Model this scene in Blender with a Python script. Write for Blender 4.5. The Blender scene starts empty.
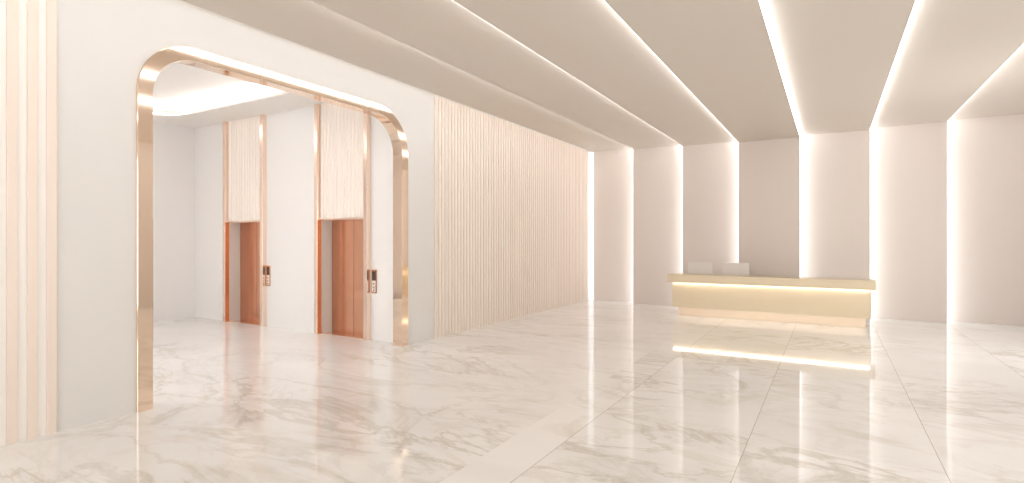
import bpy, bmesh, math
from mathutils import Vector, Matrix
C = bpy.context.scene.collection
PI = math.pi

# ---------------------------------------------------------------- materials
def new_mat(name):
    m = bpy.data.materials.new(name); m.use_nodes = True
    nt = m.node_tree; nt.nodes.clear()
    o = nt.nodes.new('ShaderNodeOutputMaterial'); b = nt.nodes.new('ShaderNodeBsdfPrincipled')
    nt.links.new(b.outputs[0], o.inputs[0])
    return m, nt, b
def noisy(name, c1, c2, scale=3.0, rough=0.5, metal=0.0, spec=0.5, bump=0.0, stretch=(1,1,1), r2=None, coat=0.0):
    m, nt, b = new_mat(name)
    tc = nt.nodes.new('ShaderNodeTexCoord'); mp = nt.nodes.new('ShaderNodeMapping')
    mp.inputs['Scale'].default_value = stretch
    n = nt.nodes.new('ShaderNodeTexNoise'); n.inputs['Scale'].default_value = scale; n.inputs['Detail'].default_value = 5
    mx = nt.nodes.new('ShaderNodeMix'); mx.data_type = 'RGBA'
    mx.inputs[6].default_value = (*c1, 1); mx.inputs[7].default_value = (*c2, 1)
    nt.links.new(tc.outputs['Object'], mp.inputs[0]); nt.links.new(mp.outputs[0], n.inputs['Vector'])
    nt.links.new(n.outputs['Fac'], mx.inputs[0]); nt.links.new(mx.outputs[2], b.inputs['Base Color'])
    b.inputs['Roughness'].default_value = rough; b.inputs['Metallic'].default_value = metal
    b.inputs['Specular IOR Level'].default_value = spec; b.inputs['Coat Weight'].default_value = coat
    if r2 is not None:
        mr = nt.nodes.new('ShaderNodeMapRange'); mr.inputs[3].default_value = rough; mr.inputs[4].default_value = r2
        nt.links.new(n.outputs['Fac'], mr.inputs[0]); nt.links.new(mr.outputs[0], b.inputs['Roughness'])
    if bump:
        bp = nt.nodes.new('ShaderNodeBump'); bp.inputs['Strength'].default_value = bump; bp.inputs['Distance'].default_value = 0.01
        nt.links.new(n.outputs['Fac'], bp.inputs['Height']); nt.links.new(bp.outputs[0], b.inputs['Normal'])
    return m
def emit(name, col, s):
    m, nt, b = new_mat(name)
    b.inputs['Base Color'].default_value = (0.8, 0.8, 0.8, 1)
    b.inputs['Emission Color'].default_value = (*col, 1); b.inputs['Emission Strength'].default_value = s
    return m

def marble():
    m, nt, b = new_mat('polished_marble')
    N = nt.nodes.new; L = nt.links.new
    tc = N('ShaderNodeTexCoord'); sep = N('ShaderNodeSeparateXYZ'); L(tc.outputs['Object'], sep.inputs[0])
    def math_(op, a, bb=None, clamp=False):
        n = N('ShaderNodeMath'); n.operation = op; n.use_clamp = clamp
        for i, v in enumerate((a, bb)):
            if v is None: continue
            if isinstance(v, (int, float)): n.inputs[i].default_value = v
            else: L(v, n.inputs[i])
        return n.outputs[0]
    # tile columns 1.405 m wide, 3.1 m long
    u = math_('DIVIDE', math_('ADD', sep.outputs[0], 0.64 + 1.405*20), 1.405)
    v = math_('DIVIDE', math_('ADD', sep.outputs[1], 3.1*10 - 8.4 % 3.1), 3.1)
    iu = math_('FLOOR', u); iv = math_('FLOOR', v)
    fu = math_('ABSOLUTE', math_('SUBTRACT', math_('FRACT', math_('ADD', u, 0.5)), 0.5))
    fv = math_('ABSOLUTE', math_('SUBTRACT', math_('FRACT', math_('ADD', v, 0.5)), 0.5))
    ju = math_('LESS_THAN', math_('MULTIPLY', fu, 1.405), 0.0035)
    jv = math_('LESS_THAN', math_('MULTIPLY', fv, 3.1), 0.002)
    # the long joints only show from the desk side of the hall
    side = math_('GREATER_THAN', sep.outputs[0], -2.5)
    joint = math_('MULTIPLY', math_('MAXIMUM', ju, math_('MULTIPLY', jv, 0.5)), side)
    # per-tile offset of the veining (right part only)
    off = N('ShaderNodeCombineXYZ')
    L(math_('MULTIPLY', math_('MULTIPLY', iu, 3.7), side), off.inputs[0])
    L(math_('MULTIPLY', math_('MULTIPLY', iv, 5.3), side), off.inputs[1])
    vm = N('ShaderNodeVectorMath'); vm.operation = 'ADD'; L(tc.outputs['Object'], vm.inputs[0]); L(off.outputs[0], vm.inputs[1])
    mp = N('ShaderNodeMapping'); mp.inputs['Rotation'].default_value = (0, 0, 0.55); mp.inputs['Scale'].default_value = (0.5, 0.95, 1)
    L(vm.outputs[0], mp.inputs[0])
    def noise(scale, detail, dist, rough=0.55):
        n = N('ShaderNodeTexNoise'); n.inputs['Scale'].default_value = scale; n.inputs['Detail'].default_value = detail
        n.inputs['Distortion'].default_value = dist; n.inputs['Roughness'].default_value = rough
        L(mp.outputs[0], n.inputs['Vector']); return n.outputs['Fac']
    def ramp(fac, pts):
        r = N('ShaderNodeValToRGB'); L(fac, r.inputs[0]); cr = r.color_ramp
        while len(cr.elements) < len(pts): cr.elements.new(0.5)
        for e, (p, c) in zip(cr.elements, pts): e.position = p; e.color = (c, c, c, 1)
        return r.outputs[0]
    cloud = ramp(noise(0.7, 6, 0.8), [(0.36, 0), (0.66, 1)])
    vein = ramp(noise(0.62, 9, 1.6, 0.6), [(0.475, 0), (0.497, 1), (0.503, 1), (0.53, 0)])
    vein2 = ramp(noise(1.5, 8, 1.1, 0.62), [(0.47, 0), (0.498, 0.8), (0.502, 0.8), (0.54, 0)])
    mask = ramp(noise(0.38, 4, 0.3), [(0.42, 0), (0.6, 1)])
    blot = ramp(noise(1.1, 8, 2.2, 0.65), [(0.57, 0), (0.74, 1)])
    def mix(f, a, c):
        n = N('ShaderNodeMix'); n.data_type = 'RGBA'
        if isinstance(f, (int, float)): n.inputs[0].default_value = f
        else: L(f, n.inputs[0])
        if isinstance(a, tuple): n.inputs[6].default_value = (*a, 1)
        else: L(a, n.inputs[6])
        n.inputs[7].default_value = (*c, 1); return n.outputs[2]
    col = mix(math_('MULTIPLY', cloud, 0.75), MB_A, MB_B)
    col = mix(math_('MULTIPLY', blot, 0.55), col, (0.60, 0.55, 0.45))
    col = mix(math_('MULTIPLY', math_('MULTIPLY', vein, mask), 0.42), col, (0.42, 0.37, 0.28))
    col = mix(math_('MULTIPLY', math_('MULTIPLY', vein2, mask), 0.30), col, (0.48, 0.43, 0.36))
    col = mix(math_('MULTIPLY', joint, 0.7), col, (0.33, 0.30, 0.26))
    L(col, b.inputs['Base Color'])
    b.inputs['Roughness'].default_value = 0.055; b.inputs['Specular IOR Level'].default_value = 0.65
    # gentle waviness, stretched reflections
    return m
MB_A = (0.89, 0.895, 0.895); MB_B = (0.79, 0.79, 0.785)

M = {}
M['floor'] = marble()
M['wall'] = noisy('warm_white_paint', (0.71, 0.69, 0.665), (0.70, 0.68, 0.655), 2.0, 0.45)
M['lobby'] = noisy('pale_blush_stone', (0.82, 0.805, 0.80), (0.81, 0.795, 0.79), 1.2, 0.4)
M['ceil'] = noisy('champagne_ceiling_paint', (0.63, 0.57, 0.51), (0.62, 0.56, 0.50), 1.5, 0.6)
M['back'] = noisy('blush_wall_paint', (0.74, 0.675, 0.63), (0.73, 0.665, 0.62), 1.5, 0.5)
M['lceil'] = noisy('white_ceiling_paint', (0.85, 0.82, 0.79), (0.84, 0.81, 0.78), 1.5, 0.6)
M['slat'] = noisy('blush_lacquered_slat', (0.82, 0.715, 0.63), (0.79, 0.68, 0.60), 2.0, 0.35, stretch=(1,1,0.15))
M['slatback'] = noisy('ivory_panel_backing', (0.87, 0.84, 0.81), (0.86, 0.83, 0.80), 1.0, 0.4)
M['flute'] = noisy('blush_fluted_panel', (0.89, 0.82, 0.765), (0.87, 0.79, 0.73), 2.0, 0.3, stretch=(1,1,0.15))
M['gold'] = noisy('polished_rose_gold', (0.90, 0.735, 0.60), (0.87, 0.69, 0.55), 0.6, 0.05, metal=1.0, r2=0.09)
M['copper'] = noisy('brushed_copper', (0.73, 0.40, 0.27), (0.66, 0.34, 0.22), 1.2, 0.2, metal=1.0, r2=0.3, stretch=(30,30,0.4))
M['orange'] = noisy('polished_copper', (0.74, 0.42, 0.27), (0.64, 0.33, 0.19), 1.0, 0.07, metal=1.0)
M['trimcu'] = noisy('satin_rose_gold', (0.94, 0.78, 0.67), (0.91, 0.73, 0.61), 1.0, 0.2, metal=1.0)
M['desk'] = noisy('brushed_champagne_gold', (0.70, 0.595, 0.44), (0.66, 0.555, 0.40), 3.0, 0.35, metal=0.35, stretch=(0.5,8,8))
M['white'] = noisy('white_plastic', (0.80, 0.77, 0.74), (0.78, 0.75, 0.72), 6, 0.4)
M['dark'] = noisy('dark_glass', (0.08, 0.055, 0.045), (0.06, 0.04, 0.035), 4, 0.15)
M['seam'] = noisy('shadow_gap', (0.25, 0.12, 0.07), (0.22, 0.1, 0.06), 4, 0.6)
M['led'] = emit('white_ceiling_line', (0.97, 0.98, 1.0), 4.2)
M['led_wall'] = emit('white_wall_line', (0.96, 0.98, 1.0), 1.6)
M['ledwall'] = emit('white_wall_washer', (1.0, 0.99, 0.97), 1.7)
M['ledlobby'] = emit('white_cove_light', (1.0, 0.99, 0.985), 13)
M['leddesk'] = emit('warm_desk_light', (1.0, 0.91, 0.78), 8)
m, nt, b = new_mat('window_glass')
o = [n for n in nt.nodes if n.type == 'OUTPUT_MATERIAL'][0]
tr = nt.nodes.new('ShaderNodeBsdfTransparent'); gl = nt.nodes.new('ShaderNodeBsdfGlossy'); gl.inputs['Roughness'].default_value = 0.02
ms = nt.nodes.new('ShaderNodeMixShader'); ms.inputs[0].default_value = 0.06
nt.links.new(tr.outputs[0], ms.inputs[1]); nt.links.new(gl.outputs[0], ms.inputs[2]); nt.links.new(ms.outputs[0], o.inputs[0])
M['glass'] = m

# ---------------------------------------------------------------- helpers
def box(bm, x0, x1, y0, y1, z0, z1):
    v = [bm.verts.new(p) for p in ((x0,y0,z0),(x1,y0,z0),(x1,y1,z0),(x0,y1,z0),(x0,y0,z1),(x1,y0,z1),(x1,y1,z1),(x0,y1,z1))]
    for f in ((0,3,2,1),(4,5,6,7),(0,1,5,4),(1,2,6,5),(2,3,7,6),(3,0,4,7)): bm.faces.new([v[i] for i in f])
def cyl(bm, c, r, h, axis='Z', seg=16, r2=None):
    mt = Matrix.Translation(c)
    if axis == 'Y': mt = mt @ Matrix.Rotation(PI/2, 4, 'X')
    if axis == 'X': mt = mt @ Matrix.Rotation(PI/2, 4, 'Y')
    bmesh.ops.create_cone(bm, cap_ends=True, segments=seg, radius1=r, radius2=r if r2 is None else r2, depth=h, matrix=mt)
def obj(name, bm, mat, parent=None, bevel=0.0, smooth=False, seg=2):
    bmesh.ops.recalc_face_normals(bm, faces=bm.faces)
    me = bpy.data.meshes.new(name); bm.to_mesh(me); bm.free()
    me.materials.append(M[mat]); o = bpy.data.objects.new(name, me); C.objects.link(o)
    if smooth:
        for p in me.polygons: p.use_smooth = True
    if bevel:
        b = o.modifiers.new('bevel', 'BEVEL'); b.width = bevel; b.segments = seg; b.limit_method = 'ANGLE'
    if parent: o.parent = parent
    return o
def boxes(name, mat, lst, parent=None, bevel=0.0):
    bm = bmesh.new()
    for b in lst: box(bm, *b)
    return obj(name, bm, mat, parent, bevel)
def tag(o, label=None, cat=None, group=None, kind=None):
    if label: o['label'] = label
    if cat: o['category'] = cat
    if group: o['group'] = group
    if kind: o['kind'] = kind
    return o
def thing(name, loc, label, cat, group=None):
    e = bpy.data.objects.new(name, None); e.location = loc; e.empty_display_size = 0.2; C.objects.link(e)
    return tag(e, label, cat, group)
def struct(o, label, cat): return tag(o, label, cat, kind='structure')

# ---------------------------------------------------------------- dimensions (metres)
XL, XR = -6.25, 3.59          # hall side walls
YR = -3.6                     # wall behind the camera
EX = [-4.83, -3.40, -1.98, -0.63, 0.762, 2.175]      # edges of the stepped bands
HZ = [4.445, 4.375, 4.30, 4.225, 4.30, 4.375, 4.445]   # underside of each band
DY = [15.15, 14.90, 14.65, 14.40, 14.65, 14.90, 15.15]
SLOT = 0.08
XB = [XL + SLOT] + EX + [XR]

# floor
struct(boxes('floor', 'floor', [(-13.0, XR + 0.25, YR - 0.25, 15.3, -0.15, 0.0)]),
       'polished white marble floor with grey and ochre veins and thin joints', 'floor')
# ceiling of stepped bands
def stepped_ceiling():
    bm = bmesh.new()
    pts = [(XB[0], 4.62), (XB[0], HZ[0])]
    for i in range(6): pts += [(EX[i], HZ[i]), (EX[i], HZ[i+1])]
    pts += [(XR, HZ[6]), (XR, 4.62)]
    # extrude the profile along y; bands run on over the back wall panels
    rows = []
    for y in (YR, 14.40): rows.append([bm.verts.new((x, y, z)) for x, z in pts])
    n = len(pts)
    for i in range(n):
        j = (i + 1) % n
        bm.faces.new((rows[0][i], rows[0][j], rows[1][j], rows[1][i]))
    bm.faces.new(rows[0]); bm.faces.new(rows[1][::-1])
    for i in range(7):
        if DY[i] > 14.40: box(bm, XB[i], XB[i+1], 14.40, DY[i], HZ[i], 4.62)
    box(bm, XL - 0.17, XR + 0.25, YR - 0.25, 15.3, 4.62, 4.75)
    return obj('ceiling', bm, 'ceil')
struct(stepped_ceiling(), 'beige ceiling stepping down in long bands towards the middle', 'ceiling')
# back wall of stepped panels
def back_wall():
    bm = bmesh.new()
    X = [XL] + EX + [XR]
    pts = [(X[0], 15.3)]
    for i in range(7): pts += [(X[i], DY[i]), (X[i+1], DY[i])]
    pts += [(X[7], 15.3)]
    rows = [[bm.verts.new((x, y, z)) for x, y in pts] for z in (0.0, 4.62)]
    # trim the panel heads to the matching ceiling band by laying separate bottoms
    n = len(pts)
    for i in range(n):
        j = (i + 1) % n
        bm.faces.new((rows[0][i], rows[0][j], rows[1][j], rows[1][i]))
    bm.faces.new(rows[0]); bm.faces.new(rows[1][::-1])
    return obj('wall_back', bm, 'back')
struct(back_wall(), 'beige back wall of tall stepped panels behind the desk', 'wall')

# light strips: one L-shaped run in every step, along the ceiling and down the back wall
names = ['leftmost light line, down ceiling and back wall left of the desk',
         'light line meeting the back wall above the left end of the desk',
         'light line left of the central panel, ending behind the left half of the desk',
         'light line right of the central panel, ending behind the right half of the desk',
         'light line coming down behind the right end of the desk',
         'rightmost light line, falling to the floor to the right of the desk']
for i, x in enumerate(EX):
    left = i < 3
    hi = min(HZ[i], HZ[i+1]); top = max(HZ[i], HZ[i+1])      # step between hi and top
    yn = min(DY[i], DY[i+1]); yf = max(DY[i], DY[i+1])
    t = 0.004
    x0, x1 = (x - t, x) if left else (x, x + t)
    bm = bmesh.new()
    y = YR + 0.05                       # the luminous edge fills the step; built in metre-long lengths
    while y < yn - 0.01:
        y2 = min(y + 1.0, yn); box(bm, x0, x1, y, y2, hi + 0.002, top - 0.001); y = y2
    z = 0.01
    while z < hi - 0.01:
        z2 = min(z + 0.8, hi); box(bm, x0, x1, yn + 0.002, yf - 0.001, z, z2); z = z2
    box(bm, x0, x1, yn, yf - 0.001, hi + 0.002, top - 0.001)
    o = tag(obj('light_strip', bm, 'led'), 'white ' + names[i], 'light strip', 'light lines between the stepped bands')
    o.data.materials.append(M['led_wall'])
    for p in o.data.polygons:
        if p.center.z < hi: p.material_index = 1

# ---------------------------------------------------------------- left wall with arched opening
AY0, AY1, AZ, AR, AF = 2.845, 7.03, 3.985, 0.62, 0.74
def arch_path(off, n=32):
    r = AR - off; rf = AF - off; y0, y1, z = AY0 + off, AY1 - off, AZ - off
    P = [(y0, 0.0)]
    P += [(y0 + r - r*math.cos(a), z - r + r*math.sin(a)) for a in [PI/2*k/n for k in range(n+1)]]
    P += [(y1 - rf + rf*math.sin(a), z - rf + rf*math.cos(a)) for a in [PI/2*k/n for k in range(n+1)]]
    P += [(y1, 0.0)]
    return P
bm = bmesh.new()
out = [(YR - 0.25, 0.0)] + arch_path(0.0) + [(15.3, 0.0), (15.3, 4.62), (YR - 0.25, 4.62)]
A = [bm.verts.new((XL, y, z)) for y, z in out]; B = [bm.verts.new((XL - 0.17, y, z)) for y, z in out]
fa = bm.faces.new(A); fb = bm.faces.new(B[::-1]); fa.normal_update(); fb.normal_update()
for i in range(len(out)):
    j = (i + 1) % len(out); bm.faces.new((A[i], B[i], B[j], A[j]))
bmesh.ops.triangulate(bm, faces=[fa, fb])
struct(obj('wall_left', bm, 'wall'), 'warm white left wall with a rounded opening to the lift lobby', 'wall')

# rose gold lining of the opening
bm = bmesh.new()
bw = 0.155; fx = XL + 0.03; bx = XL - 0.175; c = 0.006
sec = [(0.0, XL), (0.0, fx - c), (c, fx), (bw - c, fx), (bw, fx - c), (bw, bx), (bw - 0.02, bx), (0.001, XL - 0.17)]
paths = [arch_path(o) for o, _ in sec]
rings = [[bm.verts.new((xx, paths[s][k][0], paths[s][k][1])) for s, (_, xx) in enumerate(sec)] for k in range(len(paths[0]))]
for k in range(len(rings) - 1):
    for s in range(len(sec)):
        s2 = (s + 1) % len(sec)
        bm.faces.new((rings[k][s], rings[k][s2], rings[k+1][s2], rings[k+1][s]))
bm.faces.new(rings[0]); bm.faces.new(rings[-1][::-1])
tag(obj('arch_frame', bm, 'gold'), 'polished rose gold rounded frame lining the opening in the left wall', 'door frame')

# slatted panels on the left wall
def slats(y0, y1, pitch, w, label, z1=4.44):
    bm = bmesh.new()
    box(bm, XL, XL + 0.006, y0, y1, 0.0, z1)
    y = y0
    while y + w <= y1 + 1e-4:
        # each slat has chamfered edges
        p = [(XL + 0.006, y), (XL + 0.024, y), (XL + 0.026, y + 0.003), (XL + 0.026, y + w - 0.003), (XL + 0.024, y + w), (XL + 0.006, y + w)]
        a = [bm.verts.new((q[0], q[1], 0.0)) for q in p]; b2 = [bm.verts.new((q[0], q[1], z1)) for q in p]
        for i in range(6):
            j = (i + 1) % 6; bm.faces.new((a[i], a[j], b2[j], b2[i]))
        bm.faces.new(a); bm.faces.new(b2[::-1])
        y += pitch
    o = obj('slatted_wall_panel', bm, 'slat'); o.data.materials.append(M['slatback'])
    for i in range(6): o.data.polygons[i].material_index = 1
    return tag(o, label, 'wall panel', 'slatted panels on the left wall')
slats(7.76, 14.98, 0.10, 0.052, 'long panel of narrow blush slats between the arch and the far corner')
slats(-1.006, 2.17, 0.141, 0.073, 'near panel of wide beige slats at the left edge, before the arch')

# wall washer hidden in the slot between left wall and ceiling
tag(boxes('wall_washer', 'ledwall', [(XL + 0.02, XL + 0.06, YR + 0.05, 15.0, 4.600, 4.615)]),
    'concealed light along the top of the left wall', 'light strip')
# upright strip in the far left corner
bm = bmesh.new()
pz = [(XL + 0.01, 15.03), (XL + 0.05, 15.03), (XL + 0.13, 15.13), (XL + 0.13, 15.145), (XL + 0.01, 15.145)]
a = [bm.verts.new((x, y, 0.005)) for x, y in pz]; b2 = [bm.verts.new((x, y, 4.43)) for x, y in pz]
for i in range(5):
    j = (i + 1) % 5; bm.faces.new((a[i], a[j], b2[j], b2[i]))
bm.faces.new(a); bm.faces.new(b2[::-1])
M['ledcorner'] = emit('white_corner_light', (1.0, 0.99, 0.98), 0.3)
tag(obj('light_strip', bm, 'ledcorner'), 'upright white light in the corner where the slatted wall meets the back wall', 'light strip')

# ---------------------------------------------------------------- right wall and wall behind the camera, with windows added for daylight
def wall_with_windows(name, axis, pos, a0, a1, wins, z0, z1, label):
    L = []
    def add(u0, u1, za, zb):
        if axis == 'X': L.append((pos, pos + 0.25, u0, u1, za, zb))
        else: L.append((u0, u1, pos - 0.25, pos, za, zb))
    u = a0
    for w0, w1 in wins:
        add(u, w0, 0, 4.62); add(w0, w1, 0, z0); add(w0, w1, z1, 4.62); u = w1
    add(u, a1, 0, 4.62)
    struct(boxes(name, 'wall', L), label, 'wall')
RW = [(-1.0, 1.4), (3.4, 6.4), (9.2, 12.4)]  # invented openings; the farthest brightens the back of the hall
BW = [(-5.4, -2.4), (-0.9, 2.1)]  # invented openings, daylight fill from behind the viewer
wall_with_windows('wall_right', 'X', XR, YR - 0.25, 15.3, RW, 0.5, 3.6, 'warm white right wall with three tall windows added for daylight')
wall_with_windows('wall_rear', 'Y', YR, XL, XR, BW, 0.3, 3.6, 'warm white wall behind the viewer with two windows added for daylight')
nw = 0
def window(axis, pos, u0, u1, z0, z1):  # invented glazing out of view, lets the world light in
    global nw; nw += 1
    def B4(a, b_, c_, d, e, f):
        return (pos + e, pos + f, a, b_, c_, d) if axis == 'X' else (a, b_, pos - f, pos - e, c_, d)
    um = (u0 + u1)/2
    t = 0.06
    fr = boxes('window_%d' % nw, 'white', [B4(u0, u0+t, z0, z1, .08, .16), B4(u1-t, u1, z0, z1, .08, .16), B4(u0+t, u1-t, z0, z0+t, .08, .16),
                                       B4(u0+t, u1-t, z1-t, z1, .08, .16), B4(um-t/2, um+t/2, z0+t, z1-t, .08, .16)])
    struct(fr, 'white framed glazing added for daylight in the %s wall' % ('right' if axis == 'X' else 'rear' if pos < 0 else 'lobby front'), 'window')
    boxes('pane', 'glass', [B4(u0+t, um-t/2, z0+t, z1-t, .11, .12), B4(um+t/2, u1-t, z0+t, z1-t, .11, .12)], fr)
    ld = bpy.data.lights.new('window_daylight', 'AREA'); ld.shape = 'RECTANGLE'
    lo = bpy.data.objects.new('window_daylight', ld); C.objects.link(lo)
    if axis == 'X':
        ld.size = z1 - z0; ld.size_y = u1 - u0
        lo.location = (pos + 0.2, um, (z0+z1)/2); lo.rotation_euler = (0, PI/2, 0)
    else:
        ld.size = u1 - u0; ld.size_y = z1 - z0
        lo.location = (um, pos - 0.2, (z0+z1)/2); lo.rotation_euler = (PI/2, 0, 0)
    ld.cycles.is_portal = True
for w in RW: window('X', XR, *w, 0.5, 3.6)
for w in BW: window('Y', YR, *w, 0.3, 3.6)
window('Y', 1.2, -11.0, -7.3, 0.3, 3.7)  # unseen lobby glazing, added for soft even light on the lifts

# ---------------------------------------------------------------- lift lobby
LY, LX0 = 7.05, -12.75
lifts = [(-11.50, 'far lift at the left, its doors partly hidden by the reveal'), (-8.52, 'near lift beside the right side of the arch')]
W = 1.40; TW = 0.09; HH = 2.19
segs = []
u = LX0 - 0.25
for x, _ in lifts:
    segs += [(u, x + TW, LY, LY + 0.45, 0, 4.62), (x + TW, x + W - TW, LY, LY + 0.45, HH, 4.62)]; u = x + W - TW
segs += [(u, XL - 0.17, LY, LY + 0.45, 0, 4.62)]
for x, _ in lifts: segs.append((x + TW, x + W - TW, LY + 0.32, LY + 0.45, 0, HH))
# the stretch right of the near lift ends at the rose gold jamb
struct(boxes('wall_lobby', 'lobby', segs), 'pale blush lobby wall holding the two lifts', 'wall')
struct(boxes('wall_lobby_left', 'lobby', [(LX0 - 0.25, LX0, 1.2, LY, 0, 4.62)]), 'pale blush wall at the far left of the lobby', 'wall')
struct(boxes('wall_lobby_front', 'lobby', [(LX0 - 0.25, -11.0, 0.95, 1.2, 0, 4.62), (-11.0, -7.3, 0.95, 1.2, 0, 0.3), (-11.0, -7.3, 0.95, 1.2, 3.7, 4.62), (-7.3, XL - 0.17, 0.95, 1.2, 0, 4.62)]), 'pale blush lobby wall facing the lifts, with wide glazing added to light them', 'wall')
# lobby ceiling: soffit with rounded tray
def tray(off, n=10, R=0.9):
    x0, x1, y0, y1 = -12.35 - off, -6.95 + off, 2.2 - off, 6.19 + off
    r = R + off; P = []
    for cx, cy, a0 in ((x1-r, y1-r, 0), (x0+r, y1-r, 90), (x0+r, y0+r, 180), (x1-r, y0+r, 270)):
        for k in range(n+1):
            a = math.radians(a0 + 90*k/n); P.append((cx + r*math.cos(a), cy + r*math.sin(a)))
    return P
bm = bmesh.new()
def loop_edges(pts, z):
    v = [bm.verts.new((x, y, z)) for x, y in pts]
    return [bm.edges.new((v[i], v[(i+1) % len(v)])) for i in range(len(v))]
e = loop_edges([(LX0, 1.2), (XL - 0.17, 1.2), (XL - 0.17, LY), (LX0, LY)], 4.40) + loop_edges(tray(0), 4.40)
r = bmesh.ops.triangle_fill(bm, edges=e, use_beauty=True)
fs = [g for g in r['geom'] if isinstance(g, bmesh.types.BMFace)]
ex = bmesh.ops.extrude_face_region(bm, geom=fs)
bmesh.ops.translate(bm, verts=[v for v in ex['geom'] if isinstance(v, bmesh.types.BMVert)], vec=(0, 0, 0.035))
box(bm, LX0 - 0.25, XL - 0.17, 0.95, LY + 0.45, 4.62, 4.75)
struct(obj('ceiling', bm, 'lceil'), 'white lobby ceiling with a round-cornered lit tray', 'ceiling')
# cove light lying on the soffit around the tray
bm = bmesh.new()
inn, outp = tray(0.06), tray(0.10)
for i in range(len(inn)):
    j = (i + 1) % len(inn)
    q = [inn[i], inn[j], outp[j], outp[i]]
    bot = [bm.verts.new((x, y, 4.436)) for x, y in q]; top = [bm.verts.new((x, y, 4.456)) for x, y in q]
    bm.faces.new(bot[::-1]); bm.faces.new(top)
    bm.faces.new((bot[0], bot[1], top[1], top[0])); bm.faces.new((bot[2], bot[3], top[3], top[2]))
tag(obj('cove_light', bm, 'ledlobby'), 'white light line running round the tray of the lobby ceiling', 'light strip')
# sprinkler heads
for x, y, lab in ((-10.87, 6.0, 'small ceiling sprinkler above the far lift'), (-8.70, 5.95, 'small ceiling sprinkler left of the near lift')):
    t = thing('sprinkler', (x, y, 4.62), lab, 'sprinkler', 'sprinklers in the lobby ceiling')
    bm = bmesh.new(); cyl(bm, (0, 0, -0.006), 0.035, 0.012); obj('rosette', bm, 'white', t)
    bm = bmesh.new(); cyl(bm, (0, 0, -0.035), 0.010, 0.05); cyl(bm, (0, 0, -0.062), 0.02, 0.004); obj('nozzle', bm, 'orange', t)

# lifts
def lift(x, label):
    t = thing('elevator', (x + W/2, LY, 0), label, 'elevator', 'lifts in the lobby')
    h = W/2
    P = 0.10
    for s in (-1, 1):
        a, b_ = (-h, -h + TW) if s < 0 else (h - TW, h)
        boxes('door_jamb', 'trimcu', [(a, b_, -P, 0.0, 0.0, 4.40)], t, 0.004)
        # inner lining strip beside the door
        if s < 0: a2, b2_ = b_ , b_ + 0.004
        else: a2, b2_ = a - 0.004, a
        boxes('jamb_inlay', 'orange', [(a2, b2_, -P + 0.008, 0.0, 0.0, HH - 0.002)], t)
    for s in (-1, 1):
        a, b_ = (-h + TW, -h + TW + 0.012) if s < 0 else (h - TW - 0.012, h - TW)
        tag(boxes('reveal', 'wall', [(a, b_, 0.0, 0.24, 0.0, HH - 0.012)], t), 'pale door reveal')
    boxes('head_reveal', 'trimcu', [(-h + TW, h - TW, 0.0, 0.24, HH - 0.012, HH)], t)
    boxes('door_head', 'trimcu', [(-h + TW, h - TW, -0.06, 0.0, HH - 0.002, HH + 0.022)], t, 0.003)
    # fluted panel from door head to ceiling
    bm = bmesh.new()
    x0 = -h + TW; x1 = h - TW; n = 13; w = (x1 - x0)/n
    prof = [(x0, 0.0)]
    for k in range(n):
        for q in range(7):
            aa = PI*q/6
            prof.append((x0 + w*(k + 0.5) - math.cos(aa)*w*0.42, -0.022 - 0.022*math.sin(aa)))
    prof.append((x1, 0.0))
    a = [bm.verts.new((q[0], q[1], HH + 0.022)) for q in prof]; b2 = [bm.verts.new((q[0], q[1], 4.40)) for q in prof]
    for i in range(len(prof)):
        j = (i + 1) % len(prof); bm.faces.new((a[i], a[j], b2[j], b2[i]))
    bm.faces.new(a); bm.faces.new(b2[::-1])
    tag(obj('fluted_panel', bm, 'flute', t), 'blush fluted panel above the doors')
    # two copper leaves, seam in the middle
    for s in (-1, 1):
        a, b_ = (-h + TW + 0.012, -0.006) if s < 0 else (0.006, h - TW - 0.012)
        boxes('door_leaf', 'copper', [(a, b_, 0.245, 0.275, 0.012, HH - 0.004)], t, 0.003)
    boxes('threshold', 'trimcu', [(-h + TW + 0.012, h - TW - 0.012, 0.0, 0.30, 0.0, 0.010)], t)
    return t
for x, lab in lifts:
    lift(x, 'copper-doored ' + lab)
# call panels
def call_panel(x, label):
    t = thing('call_panel', (x, LY, 1.06), label, 'call panel', 'lift call panels')
    boxes('faceplate', 'orange', [(-0.06, 0.06, -0.018, 0.0, -0.21, 0.21)], t, 0.004)
    boxes('display', 'dark', [(-0.042, 0.042, -0.021, -0.016, 0.02, 0.185)], t)
    boxes('button_plate', 'white', [(-0.042, 0.042, -0.021, -0.016, -0.185, 0.012)], t)
    for z in (-0.045, -0.105, -0.160):
        bm = bmesh.new(); cyl(bm, (0, -0.024, z), 0.017, 0.008, 'Y', 20); obj('button', bm, 'orange', t)
call_panel(-10.03, 'copper framed call panel beside the far lift')
call_panel(-7.03, 'copper framed call panel beside the near lift, close to the arch')

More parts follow.
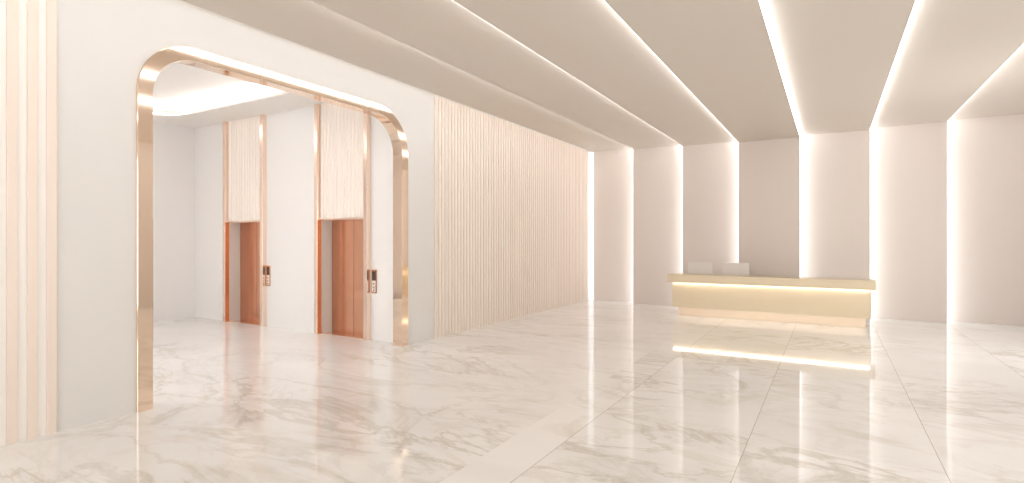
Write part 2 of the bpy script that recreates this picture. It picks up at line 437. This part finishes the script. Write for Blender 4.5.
# ---------------------------------------------------------------- reception desk
t = thing('reception_desk', (-1.29, 13.3, 0), 'long champagne gold reception desk with a glowing line under its top', 'desk')
boxes('countertop', 'desk', [(-2.06, 2.06, -0.40, 0.15, 0.80, 0.985)], t, 0.004)
boxes('front_panel', 'desk', [(-1.99, 1.99, -0.20, -0.16, 0.20, 0.80)], t, 0.003)
for s in (-1, 1):
    a, b_ = (-1.99, -1.95) if s < 0 else (1.95, 1.99)
    boxes('side_panel', 'desk', [(a, b_, -0.16, 0.55, 0.20, 0.80)], t)
M['plinth'] = noisy('satin_copper_plinth', (0.78, 0.64, 0.51), (0.74, 0.60, 0.46), 1.0, 0.3, metal=0.8)
boxes('plinth', 'plinth', [(-1.87, 1.90, -0.12, 0.50, 0.0, 0.20)], t)
boxes('work_surface', 'desk', [(-1.95, 1.95, 0.15, 0.55, 0.70, 0.74)], t)
tag(boxes('light_strip', 'leddesk', [(-1.97, 1.97, -0.250, -0.215, 0.792, 0.799)], t), 'warm light line')
def monitor(x, label, rz):
    t = thing('monitor', (x, 13.62, 0.74), label, 'monitor', 'monitors on the reception desk')
    t.rotation_euler = (0, 0, rz)
    boxes('housing', 'white', [(-0.29, 0.29, -0.012, 0.012, 0.17, 0.52)], t, 0.008)
    boxes('screen', 'dark', [(-0.275, 0.275, 0.0125, 0.014, 0.185, 0.505)], t)
    boxes('stand', 'white', [(-0.025, 0.025, -0.035, -0.013, 0.012, 0.30)], t, 0.004)
    bm = bmesh.new(); cyl(bm, (0, -0.005, 0.006), 0.10, 0.012, 'Z', 32); obj('base', bm, 'white', t)
    return t
monitor(-2.74, 'pale monitor seen from behind, the left one on the desk', 0)
monitor(-1.93, 'pale monitor seen from behind, the right one on the desk', 0)

# ---------------------------------------------------------------- world and camera
w = bpy.data.worlds.new('World'); bpy.context.scene.world = w; w.use_nodes = True
bg = w.node_tree.nodes['Background']; bg.inputs[0].default_value = (1.0, 0.985, 0.955, 1); bg.inputs[1].default_value = 2.0

cam = bpy.data.cameras.new('Camera'); co = bpy.data.objects.new('Camera', cam); C.objects.link(co)
cam.sensor_fit = 'HORIZONTAL'; cam.sensor_width = 36.0; cam.lens = 539.0/1024*36
yaw = math.atan((831 - 512)/539.0)
co.location = (0, 0, 1.8); co.rotation_euler = (PI/2, 0, yaw)
cam.shift_y = -(241.5 - 240)/1024
cam.clip_start = 0.05; cam.clip_end = 100
sc = bpy.context.scene; sc.camera = co
sc.view_settings.view_transform = 'Standard'; sc.view_settings.look = 'None'
sc.view_settings.gamma = 1.0; sc.view_settings.use_curve_mapping = False
sc.view_settings.exposure = 0.98
sc.cycles.max_bounces = 12; sc.cycles.diffuse_bounces = 8; sc.cycles.glossy_bounces = 6
sc.cycles.use_denoising = True
sc.cycles.sample_clamp_indirect = 8
